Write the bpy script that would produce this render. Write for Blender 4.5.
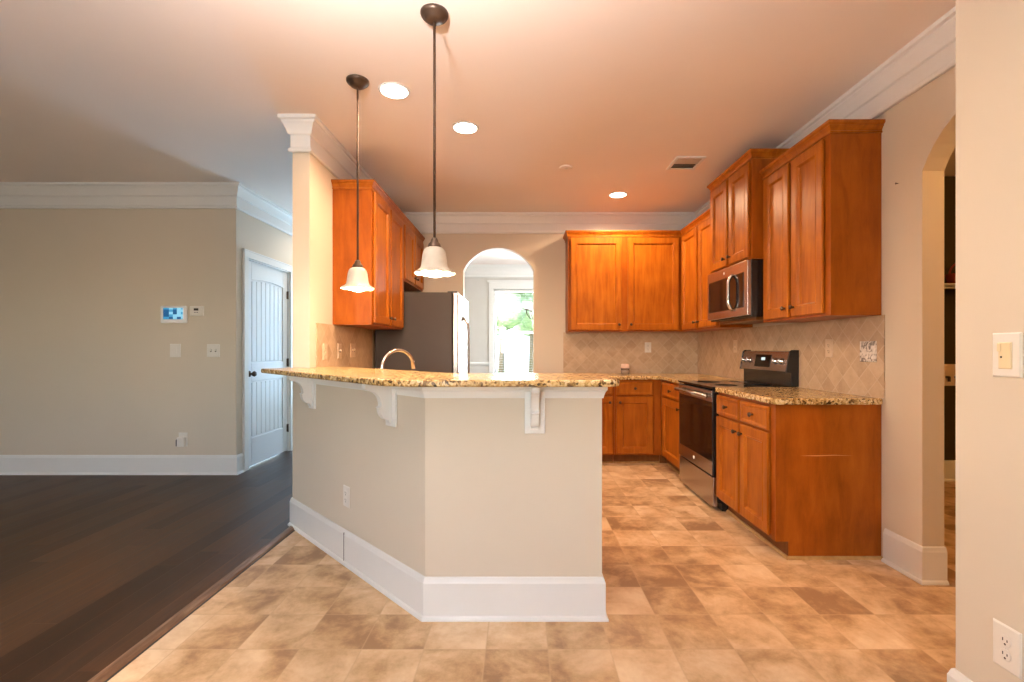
import bpy, bmesh, math, random
from mathutils import Vector, Matrix
for o in list(bpy.data.objects): bpy.data.objects.remove(o)
S = bpy.context.scene
COL = S.collection
PI = math.pi
random.seed(4)

# ------------------------------------------------------------------ camera, world, exposure, daylight
F = 475.0; VX = 521.0; VY = 349.0; H = 1.22
cam_d = bpy.data.cameras.new('camera'); cam = bpy.data.objects.new('camera', cam_d); COL.objects.link(cam)
cam_d.sensor_width = 36.0; cam_d.sensor_fit = 'HORIZONTAL'; cam_d.lens = F / 1024 * 36.0
cam_d.shift_x = -(VX - 512) / 1024; cam_d.shift_y = (VY - 341) / 1024
cam_d.clip_start = 0.02
cam.location = (0, 0, H); cam.rotation_euler = (PI / 2, 0, 0)
S.camera = cam
S.view_settings.view_transform = 'Standard'; S.view_settings.look = 'None'
S.view_settings.gamma = 1.0; S.view_settings.use_curve_mapping = False
S.view_settings.exposure = 0.38

w = bpy.data.worlds.new('sky'); S.world = w; w.use_nodes = True
nt = w.node_tree
sky = nt.nodes.new('ShaderNodeTexSky'); sky.sky_type = 'NISHITA'; sky.sun_disc = False
sky.sun_elevation = math.radians(42); sky.sun_rotation = math.radians(200)
nt.links.new(sky.outputs[0], nt.nodes['Background'].inputs[0])
nt.nodes['Background'].inputs[1].default_value = 2.0

def area(name, loc, rot, sx, sy, power, color, spread=PI):
    d = bpy.data.lights.new(name, 'AREA'); d.shape = 'RECTANGLE'; d.size = sx; d.size_y = sy
    d.energy = power; d.color = color; d.spread = spread
    o = bpy.data.objects.new(name, d); COL.objects.link(o); o.location = loc; o.rotation_euler = rot
    return o
# daylight in hall and dining windows; rear and dining side lamps are added fill
area('added_fill_rear_kitchen', (-1.0, -2.72, 1.6), (PI / 2, 0, 0), .76, 1.25, 36, (0.70, 0.91, 1.0))
area('added_fill_rear_living', (-4.2, -2.72, 1.6), (PI / 2, 0, 0), .76, 1.25, 16, (1.0, 1.0, 0.86))
area('daylight_hall', (-2.25, 7.90, 1.35), (-PI / 2, 0, 0), 0.8, 1.9, 62, (0.34, 0.63, 1.0))
area('daylight_dining', (0.0, 9.2, 1.55), (-PI / 2, 0, 0), 0.95, 1.6, 130, (0.85, 0.93, 1.0))
area('added_fill_dining_side', (2.30, 7.6, 1.5), (PI / 2, 0, PI / 2), 1.0, 1.5, 65, (0.9, 0.95, 1.0))

sd = bpy.data.lights.new('sun', 'SUN'); sd.energy = 22.0; sd.angle = 0.01; sd.color = (1.0, .96, .9)
so = bpy.data.objects.new('sun', sd); COL.objects.link(so); so.rotation_euler = Vector((-.62, .30, -1.0)).to_track_quat('-Z', 'Y').to_euler()

# ------------------------------------------------------------------ materials
def s2l(r, g, b):
    f = lambda c: (c / 255) / 12.92 if c / 255 <= 0.04045 else ((c / 255 + 0.055) / 1.055) ** 2.4
    return (f(r), f(g), f(b), 1.0)

class NB:
    def __init__(s, name):
        s.m = bpy.data.materials.new(name); s.m.use_nodes = True
        s.t = s.m.node_tree; s.b = s.t.nodes['Principled BSDF']; s.out = s.t.nodes['Material Output']
    def n(s, typ, **kw):
        x = s.t.nodes.new('ShaderNode' + typ)
        for k, v in kw.items():
            if k.startswith('i_'):
                key = k[2:]; key = int(key) if key.isdigit() else key.replace('_', ' ')
                if isinstance(v, bpy.types.NodeSocket): s.t.links.new(v, x.inputs[key])
                else: x.inputs[key].default_value = v
            else: setattr(x, k, v)
        return x
    def l(s, a, b): s.t.links.new(a, b)
    def math(s, op, a, b=0.0, c=0.0):
        x = s.n('Math', operation=op)
        for i, v in enumerate((a, b, c)):
            if isinstance(v, bpy.types.NodeSocket): s.l(v, x.inputs[i])
            else: x.inputs[i].default_value = v
        return x.outputs[0]
    def mix(s, f, a, b, bt='MIX'):
        x = s.n('MixRGB', blend_type=bt)
        for i, v in enumerate((f, a, b)):
            if isinstance(v, bpy.types.NodeSocket): s.l(v, x.inputs[i])
            else: x.inputs[i].default_value = v
        return x.outputs[0]
    def ramp(s, f, stops, interp='LINEAR'):
        x = s.n('ValToRGB'); cr = x.color_ramp; cr.interpolation = interp
        while len(cr.elements) < len(stops): cr.elements.new(0.5)
        for e, (p, c) in zip(cr.elements, stops): e.position = p; e.color = c
        s.l(f, x.inputs[0]); return x.outputs[0]
    def coord(s): return s.n('TexCoord').outputs['Object']
    def bump(s, h, strength=0.2, dist=0.01):
        x = s.n('Bump'); x.inputs['Strength'].default_value = strength; x.inputs['Distance'].default_value = dist
        s.l(h, x.inputs['Height']); s.l(x.outputs[0], s.b.inputs['Normal'])
    def base(s, v):
        if isinstance(v, bpy.types.NodeSocket): s.l(v, s.b.inputs['Base Color'])
        else: s.b.inputs['Base Color'].default_value = v
    def set(s, **kw):
        for k, v in kw.items():
            key = k.replace('_', ' ')
            if isinstance(v, bpy.types.NodeSocket): s.l(v, s.b.inputs[key])
            else: s.b.inputs[key].default_value = v
        return s

def plain(name, c, rough=0.5, metal=0.0, var=0.04, scale=8.0, spec=0.5, coat=0.0):
    k = NB(name)
    nz = k.n('TexNoise', i_Vector=k.coord(), i_Scale=scale, i_Detail=4.0)
    d = tuple(x * (1 - var) for x in c[:3]) + (1,); e = tuple(min(1, x * (1 + var)) for x in c[:3]) + (1,)
    k.base(k.mix(nz.outputs[0], d, e))
    k.set(Roughness=rough, Metallic=metal, Specular_IOR_Level=spec, Coat_Weight=coat)
    return k.m

def paint(name, c, rough=0.6):
    k = NB(name); co = k.coord()
    nz = k.n('TexNoise', i_Vector=co, i_Scale=2.0, i_Detail=3.0)
    k.base(k.mix(nz.outputs[0], tuple(x * .97 for x in c[:3]) + (1,), tuple(x * 1.03 for x in c[:3]) + (1,)))
    n2 = k.n('TexNoise', i_Vector=co, i_Scale=260.0, i_Detail=2.0)
    k.bump(n2.outputs[0], 0.06, 0.002); k.set(Roughness=rough, Specular_IOR_Level=0.3)
    return k.m

def wood(name, dark, mid, light, scale=(9, 9, 0.9), rough=0.36, coat=0.02):
    k = NB(name); co = k.coord()
    inf = k.n('ObjectInfo').outputs['Random']
    off = k.n('CombineXYZ', i_0=k.math('MULTIPLY', inf, 7.0), i_1=k.math('MULTIPLY', inf, 3.0), i_2=k.math('MULTIPLY', inf, 11.0)).outputs[0]
    v = k.n('VectorMath', operation='ADD', i_0=co, i_1=off).outputs[0]
    mp = k.n('Mapping', i_Vector=v); mp.inputs['Scale'].default_value = scale
    n1 = k.n('TexNoise', i_Vector=mp.outputs[0], i_Scale=3.0, i_Detail=6.0, i_Distortion=0.6)
    n2 = k.n('TexNoise', i_Vector=v, i_Scale=4.5, i_Detail=3.0)
    mp3 = k.n('Mapping', i_Vector=v); mp3.inputs['Scale'].default_value = tuple(s * 9 for s in scale)
    n3 = k.n('TexNoise', i_Vector=mp3.outputs[0], i_Scale=3.0, i_Detail=3.0)
    f = k.math('ADD', k.math('MULTIPLY', n1.outputs[0], 0.55), k.math('ADD', k.math('MULTIPLY', n2.outputs[0], 0.33), k.math('MULTIPLY', n3.outputs[0], 0.12)))
    k.base(k.ramp(f, [(0.32, dark), (0.5, mid), (0.68, light)]))
    k.set(Roughness=rough, Coat_Weight=coat, Coat_Roughness=0.25, Specular_IOR_Level=0.22)
    k.bump(n3.outputs[0], 0.03, 0.001)
    return k.m

WALL = paint('wall_paint', (0.665, 0.59, 0.49, 1))
CEIL = paint('ceiling_paint', (0.92, 0.83, 0.77, 1), 0.8)
WHITE = plain('white_trim', (0.79, 0.79, 0.78, 1), 0.35, var=0.02)
DOORW = plain('white_door', (0.78, 0.80, 0.82, 1), 0.35, var=0.02)
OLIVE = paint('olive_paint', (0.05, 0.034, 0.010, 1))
CAB = wood('cabinet_wood', (0.25, 0.062, 0.004, 1), (0.38, 0.108, 0.007, 1), (0.49, 0.160, 0.012, 1))
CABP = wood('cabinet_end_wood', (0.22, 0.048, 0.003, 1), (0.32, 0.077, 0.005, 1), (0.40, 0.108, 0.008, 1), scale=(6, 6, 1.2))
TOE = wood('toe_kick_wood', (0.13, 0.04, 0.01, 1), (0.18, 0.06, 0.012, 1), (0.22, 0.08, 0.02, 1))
BRONZE = plain('dark_bronze', (0.085, 0.052, 0.034, 1), 0.38, 0.5, var=0.2, scale=30)
RODM = plain('bronze_rod', (0.065, 0.034, 0.020, 1), 0.6, 0.0, var=0.1, scale=30, spec=0.2)
BLACK = plain('black_enamel', (0.012, 0.011, 0.010, 1), 0.25)
BLACKG = plain('black_glass', (0.010, 0.008, 0.006, 1), 0.08, coat=0.0, spec=0.35)
STEEL = plain('stainless_steel', (0.44, 0.40, 0.365, 1), 0.27, 1.0, var=0.03, scale=60)
CHROME = plain('polished_chrome', (0.80, 0.79, 0.78, 1), 0.12, 1.0, var=0.01)
FRSIDE = plain('grey_appliance_side', (0.052, 0.040, 0.034, 1), 0.6, 0.0, var=0.06, scale=12)
PLATE = plain('white_plastic', (0.78, 0.75, 0.70, 1), 0.35, var=0.01)
BEIGE = plain('beige_plastic', (0.66, 0.52, 0.38, 1), 0.4, var=0.01)
IVORY = plain('ivory_plastic', (0.80, 0.66, 0.42, 1), 0.4, var=0.01)
SLOT = plain('dark_slot', (0.03, 0.025, 0.02, 1), 0.6)
DGREY = plain('dark_grey_plastic', (0.06, 0.06, 0.065, 1), 0.4)
TAN = wood('pale_shoe_wood', (0.36, 0.20, 0.07, 1), (0.46, 0.27, 0.10, 1), (0.56, 0.35, 0.15, 1))
STRIP = wood('threshold_wood', (0.07, 0.036, 0.019, 1), (0.17, 0.095, 0.055, 1), (0.34, 0.22, 0.14, 1), scale=(9, 0.9, 9))
REDCLOTH = plain('red_cloth', (0.25, 0.035, 0.015, 1), 0.9, var=0.2, scale=40)
BARK = plain('bark', (0.10, 0.07, 0.045, 1), 0.9, var=0.3, scale=20)
WAX = plain('pale_wax', (0.62, 0.45, 0.33, 1), 0.5)
CONC = plain('pale_concrete', (0.6, 0.58, 0.55, 1), 0.9)

def mat_leaf():
    k = NB('tree_foliage'); n = k.n('TexNoise', i_Vector=k.coord(), i_Scale=6.0, i_Detail=6.0)
    k.base(k.ramp(n.outputs[0], [(0.3, (0.12, 0.17, 0.09, 1)), (0.7, (0.36, 0.43, 0.27, 1))])); k.set(Roughness=0.8)
    k.bump(n.outputs[0], 0.8, 0.1); return k.m
def mat_grass():
    k = NB('lawn_grass'); n = k.n('TexNoise', i_Vector=k.coord(), i_Scale=14.0, i_Detail=8.0)
    k.base(k.ramp(n.outputs[0], [(0.3, (0.08, 0.15, 0.04, 1)), (0.7, (0.22, 0.30, 0.10, 1))])); k.set(Roughness=0.9); return k.m
def mat_glass():
    k = NB('window_glass')
    tr = k.n('BsdfTransparent'); gl = k.n('BsdfGlossy'); gl.inputs['Roughness'].default_value = 0.02
    fr = k.n('Fresnel'); fr.inputs[0].default_value = 1.35
    mx = k.n('MixShader'); k.l(fr.outputs[0], mx.inputs[0]); k.l(tr.outputs[0], mx.inputs[1]); k.l(gl.outputs[0], mx.inputs[2])
    k.l(mx.outputs[0], k.out.inputs[0]); return k.m
def mat_jar():
    k = NB('jar_glass'); k.base((0.93, 0.86, 0.80, 1)); k.set(Roughness=0.05, Transmission_Weight=0.85, IOR=1.3); return k.m
def mat_shade():
    k = NB('frosted_shade_glass')
    n = k.n('TexNoise', i_Vector=k.coord(), i_Scale=18.0, i_Detail=3.0, i_Distortion=1.5)
    c = k.mix(n.outputs[0], (0.64, 0.57, 0.48, 1), (0.80, 0.74, 0.65, 1))
    d = k.n('BsdfDiffuse', i_Color=c); t = k.n('BsdfTranslucent', i_Color=(0.42, 0.34, 0.25, 1))
    mx = k.n('MixShader'); mx.inputs[0].default_value = 0.09
    k.l(d.outputs[0], mx.inputs[1]); k.l(t.outputs[0], mx.inputs[2])
    g = k.n('BsdfGlossy'); g.inputs['Roughness'].default_value = 0.2
    m2 = k.n('MixShader'); m2.inputs[0].default_value = 0.06
    k.l(mx.outputs[0], m2.inputs[1]); k.l(g.outputs[0], m2.inputs[2])
    k.l(m2.outputs[0], k.out.inputs[0]); return k.m
def mat_emit(name, c, s):
    k = NB(name); k.base((0, 0, 0, 1)); k.set(Emission_Color=c, Emission_Strength=s); return k.m
def mat_blind():
    k = NB('blind_slat'); c = (0.55, 0.57, 0.60, 1)
    d = k.n('BsdfDiffuse', i_Color=c); t = k.n('BsdfTranslucent', i_Color=c)
    mx = k.n('MixShader'); mx.inputs[0].default_value = 0.5
    k.l(d.outputs[0], mx.inputs[1]); k.l(t.outputs[0], mx.inputs[2]); k.l(mx.outputs[0], k.out.inputs[0]); return k.m

def mat_tile():
    k = NB('floor_tile'); co = k.coord(); T = 0.2525
    sep = k.n('SeparateXYZ', i_0=co)
    u = k.math('DIVIDE', k.math('ADD', sep.outputs[0], 0.143 + 20 * T), T)
    v = k.math('DIVIDE', k.math('ADD', sep.outputs[1], 20 * T - 1.93 + 8 * T), T)
    iu = k.math('FLOOR', u); iv = k.math('FLOOR', v); fu = k.math('FRACT', u); fv = k.math('FRACT', v)
    idv = k.n('CombineXYZ', i_0=iu, i_1=iv).outputs[0]
    wn = k.n('TexWhiteNoise', noise_dimensions='2D', i_Vector=idv)
    offs = k.n('VectorMath', operation='SCALE', i_0=wn.outputs['Color']); offs.inputs['Scale'].default_value = 30.0
    lv = k.n('VectorMath', operation='ADD', i_0=co, i_1=offs.outputs[0]).outputs[0]
    n1 = k.n('TexNoise', i_Vector=lv, i_Scale=4.0, i_Detail=5.0, i_Roughness=0.6, i_Distortion=0.35)
    n2 = k.n('TexNoise', i_Vector=lv, i_Scale=26.0, i_Detail=6.0, i_Roughness=0.7)
    f = k.math('ADD', k.math('MULTIPLY', n1.outputs[0], 0.78), k.math('ADD', k.math('MULTIPLY', n2.outputs[0], 0.22), k.math('MULTIPLY', k.math('SUBTRACT', wn.outputs['Value'], 0.5), 0.16)))
    col = k.ramp(f, [(0.36, (0.33, 0.19, 0.098, 1)), (0.45, (0.52, 0.335, 0.178, 1)), (0.53, (0.66, 0.455, 0.265, 1)), (0.66, (0.80, 0.62, 0.42, 1))])
    def edge(x): return k.math('MINIMUM', x, k.math('SUBTRACT', 1.0, x))
    e = k.math('MINIMUM', edge(fu), edge(fv))
    g = k.n('MapRange', i_Value=e); g.inputs['From Min'].default_value = 0.006; g.inputs['From Max'].default_value = 0.018
    g.inputs['To Min'].default_value = 1.0; g.inputs['To Max'].default_value = 0.0
    k.base(k.mix(k.math('MULTIPLY', g.outputs[0], 0.55), col, (0.56, 0.38, 0.22, 1)))
    k.set(Roughness=k.math('ADD', k.math('MULTIPLY', n2.outputs[0], 0.2), 0.36), Specular_IOR_Level=0.4)
    k.bump(k.math('SUBTRACT', k.math('MULTIPLY', n2.outputs[0], 0.3), g.outputs[0]), 0.12, 0.003)
    return k.m

def mat_planks():
    k = NB('dark_wood_planks'); co = k.coord(); sep = k.n('SeparateXYZ', i_0=co)
    W = 0.127; L = 1.25
    u = k.math('DIVIDE', k.math('ADD', sep.outputs[0], 12.7 + 0.03), W); iu = k.math('FLOOR', u); fu = k.math('FRACT', u)
    w1 = k.n('TexWhiteNoise', noise_dimensions='1D', i_W=iu)
    v = k.math('DIVIDE', k.math('ADD', k.math('ADD', sep.outputs[1], 12.5), k.math('MULTIPLY', w1.outputs['Value'], L)), L)
    iv = k.math('FLOOR', v); fv = k.math('FRACT', v)
    wn = k.n('TexWhiteNoise', noise_dimensions='2D', i_Vector=k.n('CombineXYZ', i_0=iu, i_1=iv).outputs[0])
    offs = k.n('VectorMath', operation='SCALE', i_0=wn.outputs['Color']); offs.inputs['Scale'].default_value = 20.0
    lv = k.n('VectorMath', operation='ADD', i_0=co, i_1=offs.outputs[0]).outputs[0]
    mp = k.n('Mapping', i_Vector=lv); mp.inputs['Scale'].default_value = (14, 1.1, 1)
    n1 = k.n('TexNoise', i_Vector=mp.outputs[0], i_Scale=2.5, i_Detail=7.0, i_Distortion=0.8)
    f = k.math('ADD', k.math('MULTIPLY', n1.outputs[0], 0.7), k.math('MULTIPLY', wn.outputs['Value'], 0.3))
    col = k.ramp(f, [(0.25, (0.020, 0.010, 0.005, 1)), (0.5, (0.042, 0.021, 0.011, 1)), (0.78, (0.085, 0.042, 0.020, 1))])
    eu = k.math('MULTIPLY', k.math('MINIMUM', fu, k.math('SUBTRACT', 1.0, fu)), W)
    ev = k.math('MULTIPLY', k.math('MINIMUM', fv, k.math('SUBTRACT', 1.0, fv)), L)
    g = k.n('MapRange', i_Value=k.math('MINIMUM', eu, ev)); g.inputs['From Min'].default_value = 0.0008; g.inputs['From Max'].default_value = 0.003
    g.inputs['To Min'].default_value = 1.0; g.inputs['To Max'].default_value = 0.0
    k.base(k.mix(k.math('MULTIPLY', g.outputs[0], 0.45), col, (0.10, 0.055, 0.028, 1)))
    k.set(Roughness=k.math('ADD', k.math('MULTIPLY', n1.outputs[0], 0.18), 0.33), Specular_IOR_Level=0.22)
    k.bump(k.math('SUBTRACT', k.math('MULTIPLY', n1.outputs[0], 0.4), g.outputs[0]), 0.15, 0.002)
    return k.m

def mat_granite():
    k = NB('gold_granite'); co = k.coord()
    n0 = k.n('TexNoise', i_Vector=co, i_Scale=22.0, i_Detail=3.0)
    wv = k.n('VectorMath', operation='ADD', i_0=co, i_1=k.n('VectorMath', operation='SCALE', i_0=n0.outputs['Color'], i_Scale=0.03).outputs[0]).outputs[0]
    v1 = k.n('TexVoronoi', i_Vector=wv, i_Scale=85.0)
    v2 = k.n('TexVoronoi', i_Vector=wv, i_Scale=170.0)
    sep = k.n('SeparateColor', i_0=v1.outputs['Color']); sep2 = k.n('SeparateColor', i_0=v2.outputs['Color'])
    n1 = k.n('TexNoise', i_Vector=co, i_Scale=9.0, i_Detail=5.0)
    f = k.math('ADD', k.math('MULTIPLY', sep.outputs[0], 0.62), k.math('ADD', k.math('MULTIPLY', sep2.outputs[1], 0.22), k.math('MULTIPLY', n1.outputs[0], 0.2)))
    col = k.ramp(f, [(0.0, (0.012, 0.009, 0.007, 1)), (0.22, (0.06, 0.035, 0.015, 1)), (0.32, (0.27, 0.15, 0.05, 1)), (0.50, (0.52, 0.33, 0.12, 1)),
                     (0.70, (0.68, 0.49, 0.23, 1)), (0.95, (0.78, 0.66, 0.45, 1))])
    k.base(col); k.set(Roughness=0.2, Coat_Weight=0.1); return k.m

def mat_splash(name, a, b):
    k = NB(name); sep = k.n('SeparateXYZ', i_0=k.coord())
    p = sep.outputs[a]; q = sep.outputs[b]; T = 0.105
    u = k.math('DIVIDE', k.math('ADD', k.math('MULTIPLY', k.math('ADD', p, q), 0.7071), 10.0), T)
    v = k.math('DIVIDE', k.math('ADD', k.math('MULTIPLY', k.math('SUBTRACT', p, q), 0.7071), 10.0), T)
    iu = k.math('FLOOR', u); iv = k.math('FLOOR', v); fu = k.math('FRACT', u); fv = k.math('FRACT', v)
    wn = k.n('TexWhiteNoise', noise_dimensions='2D', i_Vector=k.n('CombineXYZ', i_0=iu, i_1=iv).outputs[0])
    n1 = k.n('TexNoise', i_Vector=k.coord(), i_Scale=14.0, i_Detail=6.0, i_Roughness=0.65)
    f = k.math('ADD', k.math('MULTIPLY', n1.outputs[0], 0.6), k.math('MULTIPLY', wn.outputs['Value'], 0.20))
    col = k.ramp(f, [(0.2, (0.42, 0.285, 0.175, 1)), (0.45, (0.56, 0.41, 0.27, 1)), (0.72, (0.68, 0.54, 0.39, 1))])
    e = k.math('MINIMUM', k.math('MINIMUM', fu, k.math('SUBTRACT', 1.0, fu)), k.math('MINIMUM', fv, k.math('SUBTRACT', 1.0, fv)))
    g = k.n('MapRange', i_Value=e); g.inputs['From Min'].default_value = 0.015; g.inputs['From Max'].default_value = 0.04
    g.inputs['To Min'].default_value = 1.0; g.inputs['To Max'].default_value = 0.0
    k.base(k.mix(k.math('MULTIPLY', g.outputs[0], 0.8), col, (0.60, 0.47, 0.34, 1)))
    k.set(Roughness=0.45); k.bump(k.math('SUBTRACT', 0.0, g.outputs[0]), 0.25, 0.003); return k.m

def mat_screen():
    k = NB('keypad_screen'); sep = k.n('SeparateXYZ', i_0=k.coord())
    u = k.math('FLOOR', k.math('MULTIPLY', k.math('ADD', sep.outputs[0], 1.0), 26.0)); v = k.math('FLOOR', k.math('MULTIPLY', sep.outputs[2], 42.0))
    wn = k.n('TexWhiteNoise', noise_dimensions='2D', i_Vector=k.n('CombineXYZ', i_0=u, i_1=v).outputs[0])
    c = k.ramp(wn.outputs['Value'], [(0.0, s2l(20, 90, 140)), (0.4, s2l(70, 160, 205)), (0.7, s2l(150, 215, 240)), (1.0, s2l(220, 240, 250))], 'CONSTANT')
    k.base((0.02, 0.02, 0.02, 1)); k.set(Emission_Color=c, Emission_Strength=0.75, Roughness=0.1); return k.m
def mat_ornate():
    k = NB('ornate_pewter'); co = k.coord()
    n = k.n('TexNoise', i_Vector=co, i_Scale=26.0, i_Detail=1.0, i_Distortion=1.5)
    k.base(k.ramp(n.outputs[0], [(0.38, (0.22, 0.19, 0.17, 1)), (0.5, (0.72, 0.66, 0.60, 1)), (0.7, (0.85, 0.80, 0.74, 1))]))
    k.set(Roughness=0.3, Metallic=0.3); k.bump(n.outputs[0], 0.8, 0.01); return k.m

TILE = mat_tile(); PLANK = mat_planks(); GRAN = mat_granite()
SPL_SIDE = mat_splash('travertine_side', 1, 2); SPL_BACK = mat_splash('travertine_back', 0, 2)
LEAF = mat_leaf(); GRASS = mat_grass(); GLASS = mat_glass(); JAR = mat_jar(); SHADE = mat_shade(); BLIND = mat_blind()
SCREEN = mat_screen(); ORN = mat_ornate()
BULB = mat_emit('lit_bulb', (1.0, 0.86, 0.66, 1), 14.0)
LENS = mat_emit('lit_lens', (1.0, 0.90, 0.74, 1), 9.0)
DLENS = mat_emit('lit_display', (0.75, 0.9, 0.85, 1), 0.8)
CHSH = mat_emit('lit_glass_shade', (1.0, 0.92, 0.84, 1), 1.1)

# ------------------------------------------------------------------ mesh builder
class MB:
    def __init__(s): s.v = []; s.f = []; s.sm = []
    def add(s, vs, fs, smooth=False):
        o = len(s.v); s.v += [tuple(p) for p in vs]; s.f += [tuple(i + o for i in f) for f in fs]; s.sm += [smooth] * len(fs); return s
    def box(s, x0, x1, y0, y1, z0, z1):
        vs = [(x, y, z) for z in (z0, z1) for y in (y0, y1) for x in (x0, x1)]
        return s.add(vs, [(0, 2, 3, 1), (4, 5, 7, 6), (0, 1, 5, 4), (2, 6, 7, 3), (0, 4, 6, 2), (1, 3, 7, 5)])
    def prism(s, pts, a0, a1, axis='z'):
        """polygon extruded along an axis; pts are (x,y) for z, (y,z) for x, (x,z) for y"""
        n = len(pts)
        def mk(p, a): return {'z': (p[0], p[1], a), 'x': (a, p[0], p[1]), 'y': (p[0], a, p[1])}[axis]
        vs = [mk(p, a0) for p in pts] + [mk(p, a1) for p in pts]
        fs = [tuple(range(n - 1, -1, -1)), tuple(range(n, 2 * n))] + [(i, (i + 1) % n, n + (i + 1) % n, n + i) for i in range(n)]
        return s.add(vs, fs)
    def sweep(s, prof, path, closed=False, flip=1):
        """prof: (out, z); path: (x, y); out is to the right-hand side of travel (flip=-1: left)"""
        P = [Vector((p[0], p[1])) for p in path]; n = len(P); rings = []
        for i in range(n):
            a = P[i] - P[i - 1] if (i > 0 or closed) else None
            b = P[(i + 1) % n] - P[i] if (i < n - 1 or closed) else None
            if a is None: a = b
            if b is None: b = a
            na = Vector((a.y, -a.x)).normalized() * flip; nb = Vector((b.y, -b.x)).normalized() * flip
            m = (na + nb); m = m / max(m.length_squared, 1e-9) * 2
            rings.append([(P[i].x + m.x * o, P[i].y + m.y * o, z) for o, z in prof])
        k = len(prof); vs = [p for r in rings for p in r]; fs = []
        rng = range(n) if closed else range(n - 1)
        for i in rng:
            j = (i + 1) % n
            for q in range(k): fs.append((i * k + q, i * k + (q + 1) % k, j * k + (q + 1) % k, j * k + q))
        if not closed: fs += [tuple(range(k)), tuple((n - 1) * k + q for q in range(k - 1, -1, -1))]
        return s.add(vs, fs)
    def lathe(s, prof, c=(0, 0, 0), seg=24, axis='z', mod=None, smooth=True):
        """prof: (r, h) list"""
        vs = []; fs = []; k = len(prof)
        for i in range(seg):
            t = 2 * PI * i / seg
            for j, (r, h) in enumerate(prof):
                rr, hh = (mod(j, t, r, h) if mod else (r, h))
                p = (rr * math.cos(t), rr * math.sin(t), hh)
                if axis == 'y': p = (p[0], -p[2], p[1])       # h runs towards -y
                elif axis == 'x': p = (p[2], p[0], p[1])
                vs.append((p[0] + c[0], p[1] + c[1], p[2] + c[2]))
        for i in range(seg):
            i2 = (i + 1) % seg
            for j in range(k - 1): fs.append((i * k + j, i2 * k + j, i2 * k + j + 1, i * k + j + 1))
        if prof[0][0] > 1e-6: fs.append(tuple(i * k for i in range(seg - 1, -1, -1)))
        if prof[-1][0] > 1e-6: fs.append(tuple(i * k + k - 1 for i in range(seg)))
        return s.add(vs, fs, smooth)
    def tube(s, pts, r, seg=10):
        P = [Vector(p) for p in pts]; n = len(P); vs = []; fs = []
        ref = None
        for i in range(n):
            d = (P[min(i + 1, n - 1)] - P[max(i - 1, 0)]).normalized()
            if ref is None: ref = d.orthogonal().normalized()
            ref = (ref - d * ref.dot(d)).normalized(); b = d.cross(ref)
            rr = r[i] if isinstance(r, (list, tuple)) else r
            for q in range(seg):
                t = 2 * PI * q / seg; vs.append(tuple(P[i] + ref * (rr * math.cos(t)) + b * (rr * math.sin(t))))
        for i in range(n - 1):
            for q in range(seg): fs.append((i * seg + q, i * seg + (q + 1) % seg, (i + 1) * seg + (q + 1) % seg, (i + 1) * seg + q))
        fs += [tuple(range(seg - 1, -1, -1)), tuple((n - 1) * seg + q for q in range(seg))]
        return s.add(vs, fs, True)
    def panel(s, x0, x1, z0, z1, prof, yb, arch=0.0):
        """framed slab facing -y: prof is (inset, y) from the outer edge inwards; back at yb"""
        N = 1 if arch == 0 else 10
        def loop(i):
            pts = [(x0 + i, z0 + i), (x1 - i, z0 + i)]
            if arch == 0: pts += [(x1 - i, z1 - i), (x0 + i, z1 - i)]
            else:
                for q in range(N + 1):
                    t = q / N; x = (x1 - i) + (x0 - x1 + 2 * i) * t
                    pts.append((x, z1 - i - arch * (2 * t - 1) ** 2))
            return pts
        rings = [(loop(0), yb)] + [(loop(i), y) for i, y in prof]; k = len(rings[0][0])
        vs = [(x, y, z) for pts, y in rings for x, z in pts]; fs = [tuple(range(k - 1, -1, -1))]
        for r in range(len(rings) - 1):
            for q in range(k): fs.append((r * k + q, r * k + (q + 1) % k, (r + 1) * k + (q + 1) % k, (r + 1) * k + q))
        fs.append(tuple((len(rings) - 1) * k + q for q in range(k)))
        return s.add(vs, fs)
    def build(s, name, mat, parent=None, bevel=0.0, loc=None, seg=2):
        me = bpy.data.meshes.new(name); me.from_pydata(s.v, [], s.f); me.validate()
        bm = bmesh.new(); bm.from_mesh(me); bmesh.ops.recalc_face_normals(bm, faces=bm.faces); bm.to_mesh(me); bm.free()
        for p, q in zip(me.polygons, s.sm): p.use_smooth = q
        me.materials.append(mat)
        o = bpy.data.objects.new(name, me); COL.objects.link(o)
        if parent: o.parent = parent
        if loc: o.location = loc
        if bevel:
            b = o.modifiers.new('bevel', 'BEVEL'); b.width = bevel; b.segments = seg; b.limit_method = 'ANGLE'; b.angle_limit = math.radians(40)
        return o

def thing(name, label, cat, loc=(0, 0, 0), rz=0.0, group=None):
    o = bpy.data.objects.new(name, None); COL.objects.link(o); o.empty_display_size = 0.1
    o.location = loc; o.rotation_euler = (0, 0, rz); o['label'] = label; o['category'] = cat
    if group: o['group'] = group
    return o
def tag(o, label, cat, group=None):
    o['label'] = label; o['category'] = cat
    if group: o['group'] = group
    return o
def struct(o, label=None, cat='trim'):
    o['kind'] = 'structure'
    if label: o['label'] = label; o['category'] = cat
    return o

CH = 2.82; XR = 2.096; XL = -1.469; XLo = -1.587; YB = 5.62; WT = 0.115
YC = 3.30; YLIV = 4.62; XH = -2.77; YHE = 7.85; YREAR = -2.6; XLIV = -6.6; YD = 9.05
XN = 1.40; YN = 1.53

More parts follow.
